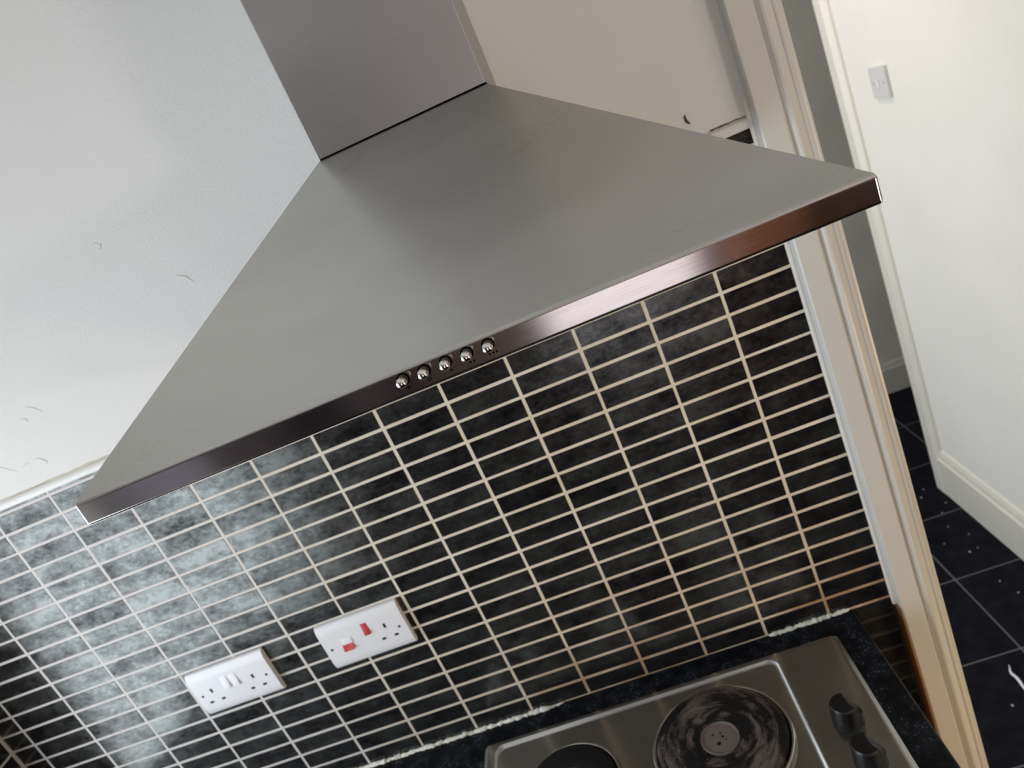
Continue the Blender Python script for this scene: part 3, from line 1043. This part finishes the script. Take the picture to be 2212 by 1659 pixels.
def rocker(par, name, x, z, w, h, m, tip_down=True, dep=0.0036):
    """wedge-shaped rocker"""
    bm = bmesh.new()
    lo, hi = (dep, 0.0006) if tip_down else (0.0006, dep)
    pr = [(-PD + 0.001, z - h / 2), (-PD - lo, z - h / 2), (-PD - 0.0012, z), (-PD - hi, z + h / 2), (-PD + 0.001, z + h / 2)]
    extrude_profile(bm, pr, 'x', x - w / 2, x + w / 2)
    bmesh.ops.bevel(bm, geom=[e for e in bm.edges if all(v.co.y < -PD for v in e.verts)], offset=0.0004, segments=2, profile=0.5, affect='EDGES')
    return link(name, mesh(name, bm, 30), M[m], par)


def pins(par, cx, ze, zp):
    a = slot(par, cx, ze, 0.0042, 0.0080, name='earth_slot')
    slot(par, cx - 0.0112, zp, 0.0068, 0.0042, name='pin_slot'); slot(par, cx + 0.0112, zp, 0.0068, 0.0042, name='pin_slot')


s1 = empty('double_socket', (-0.943, 0, 1.154), 'white double plug socket with two white switches, the lower left one on the tiles', 'socket')
link('plate', mesh('plate', plate_profile(0.146, 0.086, PD), 25), M['plastic_white'], s1)
screw(s1, -0.0615, -0.0025); screw(s1, 0.0600, -0.0025)
pins(s1, -0.0415, 0.0035, -0.018); pins(s1, 0.0375, 0.0035, -0.0185)
for x in (-0.0105, 0.0065):
    rocker(s1, 'switch', x, 0.0100, 0.0115, 0.0235, 'plastic_white')

s2 = empty('cooker_socket', (-0.6975, 0, 1.156), 'white cooker control socket with two red switches, right of the plain double socket', 'socket')
link('plate', mesh('plate', plate_profile(0.146, 0.086, PD), 25), M['plastic_white'], s2)
screw(s2, -0.0615, -0.0030); screw(s2, 0.0600, -0.0030)
pins(s2, 0.0385, 0.0075, -0.0150)
rocker(s2, 'red_switch', 0.0075, 0.0140, 0.0100, 0.0215, 'red')['label'] = 'red rocker switch beside the plug socket'
rocker(s2, 'white_rocker_half', -0.0310, 0.0045, 0.0180, 0.0105, 'plastic_white', True, 0.0022)
rocker(s2, 'red_switch', -0.0325, -0.0060, 0.0180, 0.0120, 'red', True, 0.0050)['label'] = 'large red rocker of the cooker switch'

# hall light switch
ls = empty('light_switch', (HX, 1.175, 1.488), 'small white light switch plate on the bright hall wall at upper right', 'light switch')
bm = bmesh.new(); box(bm, -0.009, 0.0, -0.047, 0.047, -0.0425, 0.0425)
bmesh.ops.bevel(bm, geom=[e for e in bm.edges if any(v.co.x < -0.005 for v in e.verts)], offset=0.002, segments=2, profile=0.5, affect='EDGES')
link('plate', mesh('plate', bm, 30), plain('light_switch_plastic', (0.62, 0.63, 0.64), 0.35), ls)
bm = bmesh.new(); box(bm, -0.0125, -0.008, -0.005, 0.005, -0.011, 0.011)
link('rocker', mesh('rocker', bm), M['plastic_white'], ls)
for y in (-0.030, 0.030):
    o = link('screw', lathe_me('screw', [(0.0, 0.0004), (0.0026, 0.0004), (0.0028, 0.0)], 12), plain('switch_screw', (0.25, 0.24, 0.23), 0.4), ls, (-0.009, y, 0)); o.rotation_euler = (0, math.radians(-90), 0)

# ------------------------------------------------------------------ bits on the hall floor
pts = [(0.5065, 0.6130, 0.003), (0.5035, 0.6040, 0.0035), (0.4985, 0.5950, 0.003), (0.4965, 0.5850, 0.003), (0.4990, 0.5700, 0.0035), (0.4985, 0.5550, 0.003), (0.4960, 0.5380, 0.0035), (0.4950, 0.515, 0.003), (0.490, 0.495, 0.003)]
tag(link('plastic_strip', tube_me('plastic_strip', pts, [0.0008, 0.0016, 0.0026, 0.0034, 0.0036, 0.0038, 0.0032, 0.0034, 0.002], 7), M['string']), 'white torn plastic strip lying on the black hall floor', 'litter')
rr = random.Random(4)
DROPS = [(2048, 1138, 'on the hall floor, nearest below the skirting corner'), (2093, 1154, 'on the hall floor, close below the skirting board'),
         (2040, 1175, 'on the hall floor, left of the middle scatter'), (2095, 1192, 'on the hall floor, lowest of the middle scatter'),
         (2043, 1086, 'on the hall floor just beside the skirting corner'), (2035, 1108, 'on the grout line below the skirting corner'),
         (2112, 1183, 'on the hall floor, rightmost of the middle scatter'), (1995, 1057, 'in the dim part of the hall floor beside the architrave, upper one'),
         (1990, 1075, 'in the dim part of the hall floor beside the architrave, lower one'), (2200, 1280, 'at the right edge of the photo on the hall floor'),
         (2160, 1255, 'on the hall floor right of the grout crossing'), (2187, 1524, 'on the hall floor below the white plastic strip')]
for (px, py, where) in DROPS:
    d = (R0 * ((px - 1106) / FPX) + R1 * ((py - 829.5) / FPX) + R2)
    p = CAM + d * (-CAM.z / d.z)
    r = rr.uniform(0.0022, 0.0036)
    me_ = lathe_me('speck', [(r, 0), (r * 0.9, r * 0.35), (r * 0.5, r * 0.62), (0, r * 0.7)], 9)
    o = link('water_droplet', me_, M['speck'], None, (p.x, p.y, 0.0)); o.scale = (1, rr.uniform(0.7, 1.3), 1)
    tag(o, 'tiny pale droplet ' + where, 'droplet', 'droplets on the hall floor')

# ------------------------------------------------------------------ added blocks out of view, shaping reflections in the steel and tiles
d2 = struct(bx('reflection_panel', -0.42, 0.32, -2.80, -2.76, 0.0, 2.05, M['pale_reflect']), 'added pale panel behind the camera, for the hood lip reflection')
for x in (-0.30, -0.05, 0.14):
    bx('reflection_strip', x, x + 0.03, -2.758, -2.745, 0.2, 1.9, M['glass_frame'], d2)
t = bx('brown_reflection_block', 0.62, 1.30, -2.795, -2.25, 0.0, 2.1, M['brown_reflect']); tag(t, 'added dark brown block behind the camera on the right, for reflections', 'reflection block')
t = bx('orange_reflection_block', 0.36, 0.60, -2.795, -2.45, 0.0, 2.0, M['orange_reflect']); tag(t, 'added orange block behind the camera, for reflections', 'shelf unit')
t = bx('charcoal_reflection_block', -1.38, -0.93, -2.795, -2.0, 0.0, 2.1, M['dark_unit']); tag(t, 'added charcoal block behind the camera on the left, for reflections', 'fridge')
t = bx('side_reflection_block', -1.388, -1.10, -1.98, -1.48, 1.0, 2.1, M['dark_unit']); tag(t, 'added charcoal block left of the camera, for reflections', 'reflection block')
